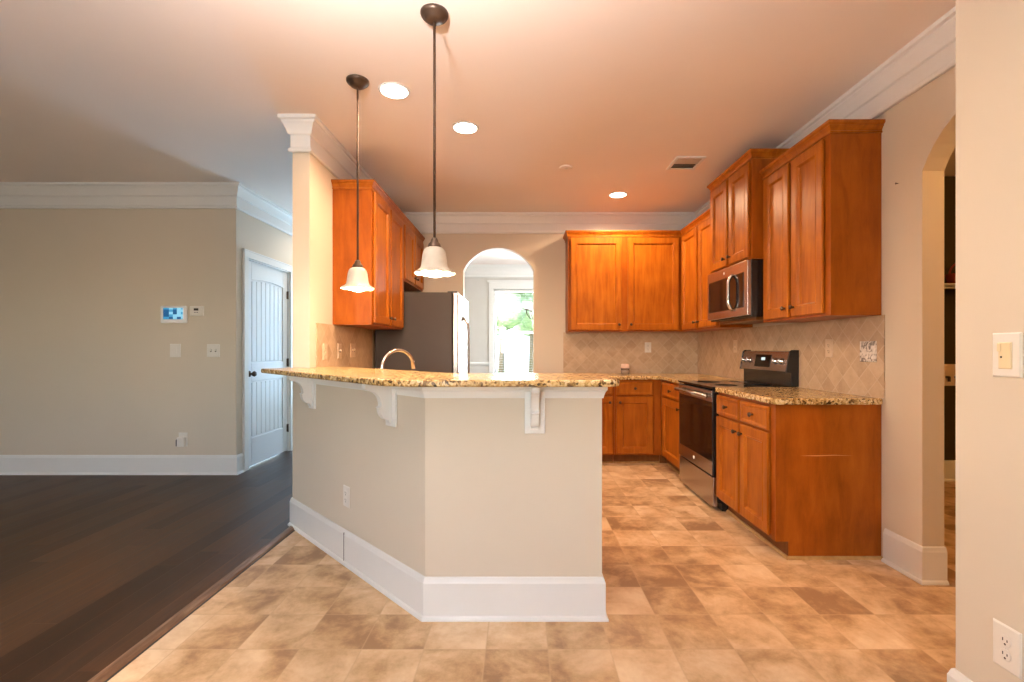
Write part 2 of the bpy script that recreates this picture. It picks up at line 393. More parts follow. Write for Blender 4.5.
# ------------------------------------------------------------------ the setting
struct(MB().box(-1.55, 5.2, YREAR - .1, YB + .06, -.1, 0).build('floor', TILE), 'mottled tan tile floor of the kitchen', 'floor')
m = MB(); m.box(XLIV - .1, -1.55, YREAR - .1, YD + .2, -.1, 0); m.box(-1.55, 2.4, YB + .06, YD + .2, -.1, 0)
struct(m.build('floor_wood', PLANK), 'dark brown plank floor of the living room and hall', 'floor')
struct(MB().box(XLIV - .1, 5.2, YREAR - .1, YD + .2, CH, CH + .1).build('ceiling', CEIL), 'peach lit smooth flat ceiling', 'ceiling')

def arch_pts(c, hw=0.415, r=0.457, spring=2.15, n=16):
    zc = spring - math.sqrt(r * r - hw * hw); a0 = math.acos(hw / r)
    return [(c - hw, 0)] + [(c - r * math.cos(a0 + (PI - 2 * a0) * i / n), zc + r * math.sin(a0 + (PI - 2 * a0) * i / n)) for i in range(n + 1)] + [(c + hw, 0)]
ARC = 2.066
m = MB().prism([(YN, 0)] + arch_pts(ARC) + [(YB, 0), (YB, CH), (YN, CH)], XR, XR + WT, 'x')
struct(m.build('wall_right', WALL), 'beige kitchen wall with an arched opening beside the cabinets', 'wall')
struct(MB().box(XN, XR + WT, YREAR, YN, 0, CH).build('wall_right_front', WALL), 'beige wall end nearest the camera at right edge', 'wall')
m = MB().prism([(XL, 0)] + arch_pts(-0.267) + [(XR + WT, 0), (XR + WT, CH), (XL, CH)], YB, YB + WT, 'y')
struct(m.build('wall_back', WALL), 'beige back wall with an arched opening to the dining room', 'wall')
struct(MB().box(XLo, XL, YC, YD, 0, CH).build('wall_kitchen_left', WALL), 'beige wall ending as a column at the bar', 'wall')
m = MB().prism([(.3665, 2.15), (-.434, 2.15), (XLo, 3.303), (XLo, YC + .0), (XL, YC + .0), (XL, 3.348), (-.386, 2.265), (.3665, 2.265)], 0, 1.06)
struct(MB().prism([(.3665, 2.15), (-.434, 2.15), (-1.584, 3.30), (XL, 3.30), (XL, 3.348), (-.386, 2.265), (.3665, 2.265)], 0, 1.06).build('wall_bar', WALL), 'angled beige half wall carrying the granite bar', 'wall')
struct(MB().box(XLIV, XH - WT, YLIV, YLIV + WT, 0, CH).build('wall_living', WALL), 'long beige living room wall at left', 'wall')
DY0, DY1, DZ = 4.80, 5.68, 2.14
m = MB().prism([(YLIV, 0), (DY0, 0), (DY0, DZ), (DY1, DZ), (DY1, 0), (YHE, 0), (YHE, CH), (YLIV, CH)], XH - WT, XH, 'x')
struct(m.build('wall_hall', WALL), 'beige hall wall holding the white door', 'wall')
m = MB().prism([(XH - WT, 0), (-2.68, 0), (-2.68, 2.35), (-1.82, 2.35), (-1.82, 0), (XLo, 0), (XLo, CH), (XH - WT, CH)], YHE, YHE + WT, 'y')
struct(m.build('wall_hall_end', WALL))
struct(MB().box(XLIV - WT, XLIV, YREAR, YLIV + WT, 0, CH).build('wall_left', WALL))
m = MB()
def holed_y(x0, x1, holes, y0, y1, mat, name):
    m = MB(); xs = x0
    for a, b, z0, z1 in holes:
        m.box(xs, a, y0, y1, 0, CH); m.box(a, b, y0, y1, 0, z0); m.box(a, b, y0, y1, z1, CH); xs = b
    m.box(xs, x1, y0, y1, 0, CH); return struct(m.build(name, mat))
holed_y(XLIV, XN, [(-4.6, -3.8, .95, 2.25), (-1.40, -.60, .95, 2.25)], YREAR - WT, YREAR, WALL, 'wall_rear')
DW = (-0.52, 0.46, 0.55, 2.36)
holed_y(XL, 2.4, [DW], YD, YD + WT, plain('dining_paint', (0.62, 0.60, 0.57, 1), .6), 'wall_dining_back')
m = MB(); m.box(XR + WT, XR + 2 * WT, YB + WT, 7.1, 0, CH); m.box(XR + WT, XR + 2 * WT, 8.1, YD, 0, CH); m.box(XR + WT, XR + 2 * WT, 7.1, 8.1, 0, .75); m.box(XR + WT, XR + 2 * WT, 7.1, 8.1, 2.25, CH)
struct(m.build('wall_dining_right', WALL))
# laundry room beyond the right arch
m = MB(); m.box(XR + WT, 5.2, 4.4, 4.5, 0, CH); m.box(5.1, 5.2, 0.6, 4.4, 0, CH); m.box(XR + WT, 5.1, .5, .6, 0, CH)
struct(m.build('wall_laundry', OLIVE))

def win(name, x0, x1, z0, z1, y, outward=1, mull=0):
    r = bpy.data.objects.new(name, None); COL.objects.link(r); r['kind'] = 'structure'; r.location = (0, y, 0)
    f = MB(); b = .045; d0, d1 = sorted((0.03 * outward, .09 * outward))
    f.box(x0, x0 + b, d0, d1, z0, z1); f.box(x1 - b, x1, d0, d1, z0, z1); f.box(x0 + b, x1 - b, d0, d1, z0, z0 + b); f.box(x0 + b, x1 - b, d0, d1, z1 - b, z1)
    zm = z0 + (z1 - z0) * .55
    f.box(x0 + b, x1 - b, d0, d1, zm - .022, zm + .022)
    for i in range(mull):
        xm = x0 + (x1 - x0) * (i + 1) / (mull + 1); f.box(xm - .03, xm + .03, d0, d1, z0 + b, z1 - b)
    f.build('frame', WHITE, r, .004)
    yy = .06 * outward
    MB().box(x0 + b, x1 - b, yy - .003, yy + .003, z0 + b, z1 - b).build('glass', GLASS, r)
    c = MB(); s = -outward; cw = .09
    def bx(xa, xb, za, zb, t): c.box(xa, xb, *sorted((s * .0005, s * t)), za, zb)
    bx(x0 - cw, x0, z0 - .02, z1, .02); bx(x1, x1 + cw, z0 - .02, z1, .02); bx(x0 - cw, x1 + cw, z1, z1 + .13, .024); bx(x0 - cw - .03, x1 + cw + .03, z1 + .13, z1 + .165, .045)
    bx(x0 - cw - .03, x1 + cw + .03, z0 - .05, z0 - .02, .05); bx(x0 - cw, x1 + cw, z0 - .13, z0 - .05, .018)
    c.build('casing', WHITE, r, .004); return r
win('window_1', *DW, YD, 1)
win('added_window_2', -1.40, -.60, .95, 2.25, YREAR, -1)  # added unseen rear window for the kitchen side fill light
win('added_window_3', -4.6, -3.8, .95, 2.25, YREAR, -1)  # second added rear window, unseen, for the living room fill
win('window_4', -2.68, -1.82, 0.12, 2.35, YHE, 1)
b = thing('window_blind', 'white horizontal blind hanging in the dining room window', 'blind', (0, YD + .005, 0))
m = MB(); n = 36
for i in range(n):
    z = .62 + (2.30 - .62) * i / n; m.prism([(-.012, z), (.012, z + .001), (.012, z + .0022), (-.012, z + .0012)], DW[0] + .02, DW[1] - .02, 'x')
m.build('slats', BLIND, b)
MB().box(DW[0] + .015, DW[1] - .015, -.015, .02, 2.30, 2.345).build('headrail', WHITE, b, .003)
MB().box(DW[0] + .02, DW[1] - .02, -.012, .014, .575, .595).build('bottom_rail', WHITE, b, .003)

# trim
crown = [(0, CH - .235), (.018, CH - .235), (.022, CH - .226), (.022, CH - .214), (.010, CH - .204), (.010, CH - .120), (.024, CH - .114), (.026, CH - .100), (.032, CH - .082), (.044, CH - .052), (.054, CH - .038), (.054, CH - .028), (.070, CH - .022), (.070, CH), (0, CH)]
struct(MB().sweep(crown, [(XLo, YHE), (XLo, YC), (XL, YC), (XL, YB), (XR, YB), (XR, YN), (XN, YN), (XN, YREAR)]).build('trim_1', WHITE), 'white crown moulding round the kitchen and column')
struct(MB().sweep(crown, [(XLIV, YREAR), (XLIV, YLIV), (XH, YLIV), (XH, YHE)]).build('trim_2', WHITE), 'white crown moulding along the living room and hall')
struct(MB().sweep(crown, [(XL, YB + WT), (XL, YD), (XR + WT, YD), (XR + WT, YB + WT)]).build('trim_3', WHITE), 'white crown moulding in the dining room')
base = [(0, 0), (.026, 0), (.026, .008), (.022, .016), (.015, .020), (.015, .165), (.012, .172), (.008, .186), (.004, .19), (0, .19)]
def bb(name, path, label=None): return struct(MB().sweep(base, path).build(name, WHITE), label)
bb('baseboard_living', [(XLIV, YREAR), (XLIV, YLIV), (XH, YLIV), (XH, DY0 - .085)], 'tall white baseboard under the living room wall')
bb('baseboard_hall', [(XH, DY1 + .085), (XH, YHE)])
bb('baseboard_bar', [(XLo, 4.4), (XLo, YC - .004), (-.434, 2.15), (.3665, 2.15), (.3665, 2.265)], 'tall white baseboard wrapping the bar half wall')
bb('baseboard_right', [(XR, 2.73), (XR, ARC + .415 - .003), (XR + WT, ARC + .415 - .003)], 'white baseboard ending at the right arch')
bb('baseboard_front', [(XR - .002, YN), (XN, YN), (XN, YREAR)], 'white baseboard of the nearest right wall')
bb('baseboard_back', [(-.60, YB), (-.267 - .415, YB), (-.267 - .415, YB + WT)])
bb('baseboard_dining', [(XL, YB + WT), (XL, YD), (XR + WT, YD)])
struct(MB().sweep([(0, .90), (.012, .905), (.03, .935), (.03, .95), (.012, .965), (0, .97)], [(XL, YB + WT), (XL, YD), (DW[0] - .09, YD)]).build('trim_4', WHITE), 'white chair rail beside the dining window')
m = MB()
bb('baseboard_laundry', [(XR + WT, 4.4), (5.1, 4.4)])
# seam on the angled baseboard: a thin dark joint
def on_bar(t, out=0.0, z=0.0):   # t metres along the angled face from the near corner
    q = .70710678
    return (-.434 - q * t - q * out, 2.15 + q * t - q * out, z)
p = on_bar(.79, .0178)
o = MB().box(-.0012, .0012, -.002, .002, .012, .178).build('baseboard_seam', SLOT); o.location = p; o.rotation_euler = (0, 0, -PI / 4); struct(o)
# cornice under the bar
corn = [(0, .998), (.006, .998), (.008, 1.008), (.014, 1.026), (.020, 1.034), (.022, 1.036), (.022, 1.0595), (0, 1.0595)]
struct(MB().sweep(corn, [(XLo + .03, YC - .03), (-.434, 2.15), (.3665, 2.15), (.3665, 2.265)]).build('trim_5', WHITE), 'white cornice moulding under the bar top')
# threshold
struct(MB().prism([(-1.585, .0005), (-1.578, .010), (-1.556, .014), (-1.534, .010), (-1.527, .0005)], YREAR, 3.27, 'y').build('trim_6', STRIP, None), 'brown wooden threshold strip between planks and tile')
struct(MB().box(-1.5268, -1.517, YREAR, 3.27, .0003, .0012).build('trim_10', SLOT), 'dark gap along the threshold strip')

# backsplash
struct(MB().box(XR - .008, XR - .0003, 2.735, YB - .008, .935, 1.416).build('trim_7', SPL_SIDE), 'diagonal travertine backsplash on the right wall')
struct(MB().box(.50, XR - .008, YB - .008, YB - .0003, .935, 1.416).build('trim_8', SPL_BACK), 'diagonal travertine backsplash on the back wall')
struct(MB().box(XL + .0003, XL + .008, 3.40, 4.655, .935, 1.408).build('trim_9', SPL_SIDE), 'travertine backsplash on the left kitchen wall')

# interior door
d = bpy.data.objects.new('door_1', None); COL.objects.link(d); d['kind'] = 'structure'; d['label'] = 'white two panel door with beadboard panels, closed'; d['category'] = 'door'
d.location = (XH, DY0, 0); d.rotation_euler = (0, 0, PI / 2)    # local x -> +Y, front (-y) -> +X
dw = DY1 - DY0
m = MB(); m.box(.012, dw - .012, .030, .060, .012, DZ - .012)
st = .115
m.box(.012, st, .018, .030, .012, DZ - .012); m.box(dw - st, dw - .012, .018, .030, .012, DZ - .012)
m.box(st, dw - st, .018, .030, .012, .30); m.box(st, dw - st, .018, .030, .885, 1.075)
top = [(st, DZ - .012), (st, 1.935)] + [(st + (dw - 2 * st) * i / 12, 1.935 + .022 * (1 - (2 * i / 12 - 1) ** 2)) for i in range(1, 12)] + [(dw - st, 1.935), (dw - st, DZ - .012)]
m.prism(top, .018, .030, 'y')
m.build('slab', DOORW, d, .004)
for nm, z0, z1, ar in (('panel', .315, .87, 0), ('panel', 1.09, 1.942, .022)):
    k = MB(); x0 = st + .015; x1 = dw - st - .015; nb = 7
    for i in range(nb):
        a = x0 + (x1 - x0) * i / nb; e = x0 + (x1 - x0) * (i + 1) / nb
        zt = lambda x: z1 - (ar * (2 * (x - st) / (dw - 2 * st) - 1) ** 2 if ar else 0)
        k.prism([(a + .004, z0), (e - .004, z0), (e - .004, zt(e)), ((a + e) / 2, zt((a + e) / 2)), (a + .004, zt(a))], .0225, .0305, 'y')
    k.build(nm, DOORW, d, .003)
k = MB(); cw = .08
k.box(-cw, 0, -.020, -.0005, 0, DZ); k.box(dw, dw + cw, -.020, -.0005, 0, DZ); k.box(-cw, dw + cw, -.020, -.0005, DZ, DZ + cw)
k.box(-cw, -cw + .015, -.026, -.020, 0, DZ + cw); k.box(dw + cw - .015, dw + cw, -.026, -.020, 0, DZ + cw); k.box(-cw, dw + cw, -.026, -.020, DZ + cw - .015, DZ + cw)
k.box(0, .012, 0, .09, 0, DZ); k.box(dw - .012, dw, 0, .09, 0, DZ); k.box(.012, dw - .012, 0, .09, DZ - .012, DZ)
k.build('casing', WHITE, d, .004)
kn = MB(); kn.lathe([(.032, 0), (.032, .006), (.012, .010), (.011, .030), (.024, .038), (.029, .052), (.022, .066), (0, .070)], (.075, .018, .965), 18, 'y'); kn.build('knob', BRONZE, d)
for z in (.28, 1.06, 1.86): MB().box(dw - .030, dw - .006, .008, .020, z - .045, z + .045).lathe([(.006, -.048), (.006, .048)], (dw - .012, .008, z), 8).build('hinge', BRONZE, d)

# ------------------------------------------------------------------ cabinets
def knob(parent, x, z, y=-.02):
    MB().lathe([(.006, 0), (.006, .012), (.013, .018), (.015, .024), (.011, .030), (0, .032)], (0, 0, 0), 14, 'y').build('knob', BRONZE, parent, loc=(x, y, z))
DPROF = [(-.006, -.009), (-.005, -.018), (-.001, -.022), (.050, -.021), (.053, -.0185), (.055, -.0215), (.060, -.0215), (.066, -.012), (.070, -.006)]
RPROF = [(-.006, -.009), (-.005, -.017), (.004, -.022), (.018, -.020), (.022, -.016), (.026, -.016)]
def door(parent, x0, x1, z0, z1, kx, kz, lab=None):
    d = MB().panel(x0, x1, z0, z1, DPROF, -.0005).build('door', CAB, parent, .0015)
    knob(d, kx, kz); return d
def drawer(parent, x0, x1, z0, z1):
    d = MB().panel(x0, x1, z0, z1, RPROF, -.0005).build('drawer', CAB, parent, .0015)
    knob(d, (x0 + x1) / 2, (z0 + z1) / 2); return d
CP = [(0, 0), (.008, 0), (.008, .010), (.004, .013), (.006, .020), (.014, .032), (.020, .038), (.018, .042), (.024, .046), (.030, .052), (.030, .066), (0, .066)]
def upper(label, loc, rz, wd, dp, z0, z1, n=2, ends=(True, True), knobs='c', stile=.045, lstile=None, rstile=None, g=.024):
    t = thing('wall_cabinet', label, 'cabinet', loc, rz, 'wall cabinets with dark knobs')
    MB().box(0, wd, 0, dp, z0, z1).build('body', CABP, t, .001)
    path = []
    if ends[1]: path += [(wd, dp)]
    path += [(wd, 0), (0, 0)]
    if ends[0]: path += [(0, dp)]
    # heading from the right end to the left end the room is on the left
    MB().sweep([(o, z + z1 - .012) for o, z in CP], path, flip=-1).build('crown', CAB, t)
    a = lstile or stile; e = wd - (rstile or stile); dwid = (e - a - g * 2 * (n - 1)) / n
    for i in range(n):
        x0 = a + i * (dwid + 2 * g); x1 = x0 + dwid
        if n == 1: kx = x0 + .03
        else: kx = x1 - .028 if i == 0 else x0 + .028
        door(t, x0, x1, z0 + .022, z1 - .030, kx, z0 + .022 + .055)
    return t
UZ0, UZ1 = 1.416, 2.487
R90 = -PI / 2
YR0, YR1 = 3.56, 4.322      # the range's bay
UR0, UR1 = 3.53, 4.292      # the microwave's bay above it
upper('tall two door wall cabinet nearest the camera on the right wall', (1.80, UR0, 0), R90, UR0 - 2.76, XR - 1.80 - .001, UZ0, UZ1, ends=(False, True), rstile=.055)
upper('raised two door wall cabinet above the microwave', (1.72, UR1, 0), R90, UR1 - UR0 - .002, XR - 1.72 - .001, 1.892, 2.645, stile=.030)
upper('two door wall cabinet in the corner left of the microwave', (1.80, 5.315, 0), R90, 5.315 - UR1 - .002, XR - 1.80 - .001, UZ0, UZ1, ends=(False, False), lstile=.05)
upper('two door wall cabinet facing the camera on the back wall', (.525, 5.315, 0), 0, XR - .525 - .001 - .0, YB - 5.315 - .001, UZ0, UZ1, ends=(True, False), rstile=XR - 1.78 + .022, lstile=.035, g=.038)
upper('two door wall cabinet on the left wall beside the column', (-1.164, 3.70, 0), PI / 2, .958, -1.164 - XL - .001, 1.41, UZ1 - .01, ends=(True, False), stile=.035)
upper('short two door cabinet above the refrigerator', (-1.164, 4.66, 0), PI / 2, .955, -1.164 - XL - .001, 1.90, UZ1 - .01, ends=(False, False))

def base_cab(label, loc, rz, wd, dp=.615, doors=2, drawers=2, shoe=(False, False), hinge='l', lst=.03, rst=.03, g=.014, name='base_cabinet', scuff=False, toe=(0, 0)):
    t = thing(name, label, 'cabinet', loc, rz, 'base cabinets with dark knobs')
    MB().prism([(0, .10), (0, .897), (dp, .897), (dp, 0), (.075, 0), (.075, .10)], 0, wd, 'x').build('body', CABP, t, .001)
    if scuff: MB().prism([(.14, .600), (.24, .597), (.34, .601), (.45, .600), (.34, .605), (.24, .603)], wd + .0004, wd + .0008, 'x').build('scratch', plain('pale_scratch', (.62, .27, .09, 1), .6), t)
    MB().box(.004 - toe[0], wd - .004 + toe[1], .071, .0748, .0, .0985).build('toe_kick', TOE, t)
    a, e = lst, wd - rst
    if drawers:
        dwid = (e - a - 2 * g * (drawers - 1)) / drawers
        for i in range(drawers): drawer(t, a + i * (dwid + 2 * g), a + i * (dwid + 2 * g) + dwid, .742, .872)
    zt = .715 if drawers else .870
    dwid = (e - a - 2 * g * (doors - 1)) / doors
    for i in range(doors):
        x0 = a + i * (dwid + 2 * g); x1 = x0 + dwid
        if doors == 1: kx = x0 + .028 if hinge == 'r' else x1 - .028
        else: kx = x1 - .028 if i == 0 else x0 + .028
        door(t, x0, x1, .125, zt, kx, zt - .055)
    path = []
    if shoe[1]: path += [(wd, dp)]
    path += [(wd + toe[1], .0705), (-toe[0], .0705)]
    if shoe[0]: path += [(0, dp)]
    MB().sweep([(0, 0), (.014, 0), (.013, .008), (.008, .016), (0, .018)], path, flip=-1).build('shoe_moulding', TAN, t)
    return t
base_cab('base cabinet with two drawers over two doors at the near right', (1.48, YR0 - .003, 0), R90, YR0 - .003 - 2.76, shoe=(False, True), rst=.058, lst=.012, g=.016, scuff=True)
base_cab('single drawer base cabinet in the corner left of the range', (1.48, 5.008, 0), R90, 5.008 - YR1 - .003, doors=1, drawers=1, lst=.10, rst=.03)
base_cab('base cabinet facing the camera under the back counter corner', (.985, 5.01, 0), 0, 1.479 - .985, dp=.608, doors=1, drawers=1, hinge='r', lst=.025, rst=.095)
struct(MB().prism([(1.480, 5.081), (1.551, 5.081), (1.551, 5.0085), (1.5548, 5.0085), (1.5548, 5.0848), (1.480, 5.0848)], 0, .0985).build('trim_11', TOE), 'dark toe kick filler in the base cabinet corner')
base_cab('base cabinet on the back wall half hidden by the bar', (.51, 5.01, 0), 0, .474, dp=.608, doors=1, drawers=1, hinge='l', lst=.03, rst=.025)
base_cab('base cabinet under the left counter behind the bar', (-.86, 3.66, 0), PI / 2, .99, dp=.605)
base_cab('angled sink base cabinet behind the bar', (-.492 + .339, 3.241 - .339, 0), PI * .75, .96, dp=.585, drawers=0)
base_cab('base cabinet behind the bar front wall', (.35, 2.875, 0), PI, .44, dp=.605, doors=1, drawers=1)

# ------------------------------------------------------------------ counters and bar top
def rounded(pts, rad, n=8):
    out = []; N = len(pts)
    for i, p in enumerate(pts):
        r = rad.get(i, 0)
        if r == 0: out.append(p); continue
        P = Vector(p); A = (Vector(pts[i - 1]) - P).normalized(); B = (Vector(pts[(i + 1) % N]) - P).normalized()
        ang = A.angle(B); t = r / math.tan(ang / 2); c = P + (A + B).normalized() * (r / math.sin(ang / 2))
        s = P + A * t; e = P + B * t; v0 = s - c; v1 = e - c; tot = v0.angle_signed(v1)
        for q in range(n + 1):
            a = -tot * q / n; ca, sa = math.cos(a), math.sin(a)
            out.append((c.x + v0.x * ca - v0.y * sa, c.y + v0.x * sa + v0.y * ca))
    return out
def slab(name, pts, z0, z1, label, cat='countertop'):
    o = MB().prism(pts, z0, z1).build(name, GRAN, None, .009, seg=3); return tag(o, label, cat)
q2 = math.sqrt(2)
of = 1.716 - .205 * q2; ob = 1.716 + .34 * q2      # x+y of the front and rear edges of the angled leg
FY, RY = 1.985, 2.545
bar = [(.425, FY), (of - FY, FY), (-1.80, of + 1.80), (-1.80, 3.40), (-1.60, 3.40), (-1.60, 3.285), (XL + .004, 3.285), (XL + .004, 3.62), (ob - RY, RY), (.425, RY)]
bar = [(.425, FY), (of - FY, FY), (-1.735, of + 1.735), (-1.69, of + 1.79), (-1.60, 3.34), (-1.60, 3.292), (XL + .004, 3.292), (XL + .004, ob - XL - .004), (ob - RY, RY), (.425, RY)]
slab('bar_top', rounded(bar, {0: .07, 1: .32, 9: .04, 8: .12, 2: .02}), 1.0605, 1.0905, 'gold speckled granite bar top bending over the half wall', 'countertop')
slab('countertop', rounded([(1.452, 2.735), (XR - .009, 2.735), (XR - .009, YR0 - .003), (1.452, YR0 - .003)], {0: .05}), .898, .935, 'granite countertop on the near right base cabinet')
slab('countertop', [(.50, YB - .009), (XR - .009, YB - .009), (XR - .009, YR1 + .003), (1.452, YR1 + .003), (1.452, 4.982), (.50, 4.982)], .898, .935, 'L shaped granite countertop in the back right corner')
slab('countertop', [(.35, 2.267), (-.385, 2.267), (XL + .009, 3.353), (XL + .009, 4.652), (-.834, 4.652), (-.834, 3.61), (-.123, 2.9), (.35, 2.9)], .898, .935, 'lower granite countertop behind the raised bar')

# corbels: local x along the wall, front towards -y, top at z = 0
def corbel(label, loc, rz, depth, ht=.215):
    t = thing('corbel', label, 'corbel', loc, rz, 'white scrolled corbels under the bar')
    MB().box(-.046, .046, -.014, -.0006, -ht, 0).build('back_plate', WHITE, t, .003)
    d = depth; pr = [(-.014, 0)] + [(-d, 0), (-d, -.022), (-d + .012, -.030)]
    for i in range(9):                       # upper hollow curve
        a = PI / 2 * i / 8; pr.append((-d + .020 + (d * .42) * math.sin(a) * 1.0, -.034 - .075 * (1 - math.cos(a))))
    pr.append((-d * .54, -.118)); 
    for i in range(9):                       # lower swelling
        a = PI / 2 * i / 8; pr.append((-d * .50 + d * .30 * (1 - math.cos(a)), -.122 - .058 * math.sin(a)))
    pr += [(-.03, -.186), (-.030, -.196), (-.014, -.200)]
    MB().prism(pr, -.019, .019, 'x').build('bracket', WHITE, t, .003)
    return t
x, y, _ = on_bar(.285, 0); corbel('white corbel on the angled bar wall nearest the bend', (x, y, 1.054), -PI / 4, .155)
x, y, _ = on_bar(1.27, 0); corbel('white corbel at the far left end of the bar', (x, y, 1.054), -PI / 4, .155)
corbel('white corbel on the flat front of the bar seen head on', (.062, 2.15, 1.054), 0, .125)

# ------------------------------------------------------------------ appliances
def appliance_range():
    t = thing('range', 'stainless and black electric range between the right base cabinets', 'stove', (1.48, YR1, 0), R90)
    W = YR1 - YR0 - .004; o = .002
    MB().box(o, W, .0, .60, .06, .917).box(o, W, .03, .58, 0.0, .06).build('body', BLACK, t, .003)
    MB().box(o, W, -.045, .602, .9175, .935).build('cooktop', BLACKG, t, .004)
    for bx, by, br in ((.20, .14, .10), (.56, .14, .085), (.20, .40, .075), (.56, .40, .10)):
        MB().lathe([(br - .003, .9353), (br, .9356), (br + .002, .9353)], (bx, by, 0), 40).build('burner_ring', DGREY, t)
    dr = MB().box(o + .004, W - .004, -.042, -.001, .265, .908).build('oven_door', BLACK, t, .004)
    MB().panel(.01, W - .008, .375, .815, [(0, -.0435), (.05, -.0445), (.055, -.0435)], -.0421).build('window', BLACKG, dr)
    MB().box(.006, W - .004, -.0455, -.0421, .270, .372).build('lower_band', STEEL, dr, .002)
    MB().lathe([(.013, 0), (.013, .002), (0, .0025)], (W / 2, -.0456, .322), 20, 'y').build('emblem', PLATE, dr)
    h = MB(); zh = .862
    h.tube([(.03, -.080, zh), (W - .03, -.080, zh)], .016, 12)
    for xx in (.05, W - .05): h.tube([(xx, -.042, zh), (xx, -.078, zh)], .009, 8)
    h.build('handle', STEEL, dr)
    MB().box(.006, W - .004, -.0455, -.0421, .82, .902).build('upper_band', STEEL, dr, .002)
    MB().box(o + .004, W - .004, -.040, -.001, .030, .255).build('drawer', STEEL, t, .006)
    bg = MB().prism([(.545, .9355), (.545, 1.046), (.606, 1.046), (.606, .9355)], o, W, 'x').build('backguard', BLACK, t, .003)
    face = [(.512, 1.046), (.540, 1.196), (.556, 1.205), (.606, 1.205), (.606, 1.046)]
    MB().prism(face, .014, W - .012, 'x').build('control_panel', STEEL, bg, .004)
    for a, e in ((o, .0135), (W - .0115, W)): MB().prism([(.506, 1.040), (.534, 1.200), (.552, 1.212), (.607, 1.212), (.607, 1.040)], a, e, 'x').build('end_cap', BLACK, bg, .003)
    # on the tilted face
    n = Vector((0, -.150, .028)).normalized(); up = Vector((0, .028, .150)).normalized()
    def fp(xx, f, out): q = Vector((xx, .512, 1.046)) + up * (f * .152) + n * out; return q
    dsp = MB(); a0, a1 = .26, .50
    vs = [fp(a, f, out) for out in (.0006, .004) for a, f in ((a0, .18), (a1, .18), (a1, .85), (a0, .85))]
    dsp.add(vs, [(3, 2, 1, 0), (4, 5, 6, 7), (0, 1, 5, 4), (1, 2, 6, 5), (2, 3, 7, 6), (3, 0, 4, 7)]); dd = dsp.build('display', BLACKG, bg)
    k2 = MB(); vs = [fp(a, f, out) for out in (.0042, .005) for a, f in ((.36, .55), (.42, .55), (.42, .70), (.36, .70))]
    k2.add(vs, [(3, 2, 1, 0), (4, 5, 6, 7), (0, 1, 5, 4), (1, 2, 6, 5), (2, 3, 7, 6), (3, 0, 4, 7)]).build('digits', DLENS, dd)
    rot = n.to_track_quat('Z', 'Y').to_matrix().to_4x4()
    for xx in (.07, .16, .585, .67):
        kb = MB(); kb.lathe([(.025, 0), (.026, .004), (.021, .008), (.019, .026), (.015, .030), (0, .031)], (0, 0, 0), 18)
        kb.box(-.003, .003, -.018, .018, .028, .034)
        ob = kb.build('knob', CHROME, bg); ob.matrix_local = Matrix.Translation(fp(xx, .52, .001)) @ rot
appliance_range()

def microwave():
    t = thing('microwave', 'stainless over the range microwave under the raised cabinet', 'microwave', (1.715, UR1 - .003, 1.462), R90)
    W = UR1 - UR0 - .008; Hh = .426
    MB().box(0, W, .0, XR - 1.715 - .009, 0, Hh).build('body', BLACK, t, .003)
    d = MB().box(0, W, -.030, -.0005, .012, Hh - .002).build('door', STEEL, t, .004)
    MB().panel(.035, W - .060, .075, Hh - .085, [(0, -.0325), (.006, -.0335), (.010, -.0325)], -.0301).build('window', BLACKG, d)
    MB().box(W - .17, W - .065, -.0345, -.0336, .085, Hh - .095).build('control_panel', BLACKG, t)
    h = MB(); pts = []
    for i in range(15):
        u = i / 14; pts.append((W - .235, -.034 - .036 * min(1, math.sin(PI * u) * 1.8) ** .6, .065 + u * (Hh - .145)))
    h.tube(pts, .013, 12); h.build('handle', CHROME, d)
    MB().lathe([(.011, 0), (.011, .002), (0, .0025)], (W * .46, -.0302, Hh - .042), 18, 'y').build('emblem', PLATE, d)
    MB().box(.05, W - .05, .06, .33, -.022, -.0005).build('vent_grille', TOE, t, .003)
microwave()

def fridge():
    t = thing('refrigerator', 'stainless side by side refrigerator with dark grey side', 'refrigerator', (-.68, 4.685, 0), PI / 2)
    W = .90; D = -.68 - XL - .03
    MB().box(0, W, .0, D, .015, 1.78).box(.04, W - .04, .03, D - .03, 0, .015).build('body', FRSIDE, t, .006)
    for a, e, hx in ((.002, .395, .36), (.403, W - .002, .438)):
        d = MB().box(a, e, -.062, -.004, .06, 1.778).build('door', STEEL, t, .012, seg=3)
        h = MB(); pts = [(hx, -.062, .72)] + [(hx, -.062 - .055 * min(1, 4 * math.sin(PI * i / 16)) , .74 + .80 * i / 16) for i in range(1, 16)] + [(hx, -.062, 1.56)]
        h.tube(pts, .013, 10); h.build('handle', STEEL, d)
        if a < .1: 
            q = MB().panel(.10, .30, .86, 1.30, [(0, -.0655), (.012, -.0665), (.016, -.0635), (.020, -.063)], -.0622).build('dispenser', BLACKG, d)
    MB().box(.02, .10, -.05, .05, 1.7805, 1.793).build('hinge_cover', DGREY, t, .006)
    MB().box(W - .10, W - .02, -.05, .05, 1.7805, 1.793).build('hinge_cover', DGREY, t, .006)
    MB().box(.02, W - .02, -.03, -.001, .0, .055).build('kick_plate', DGREY, t)
fridge()

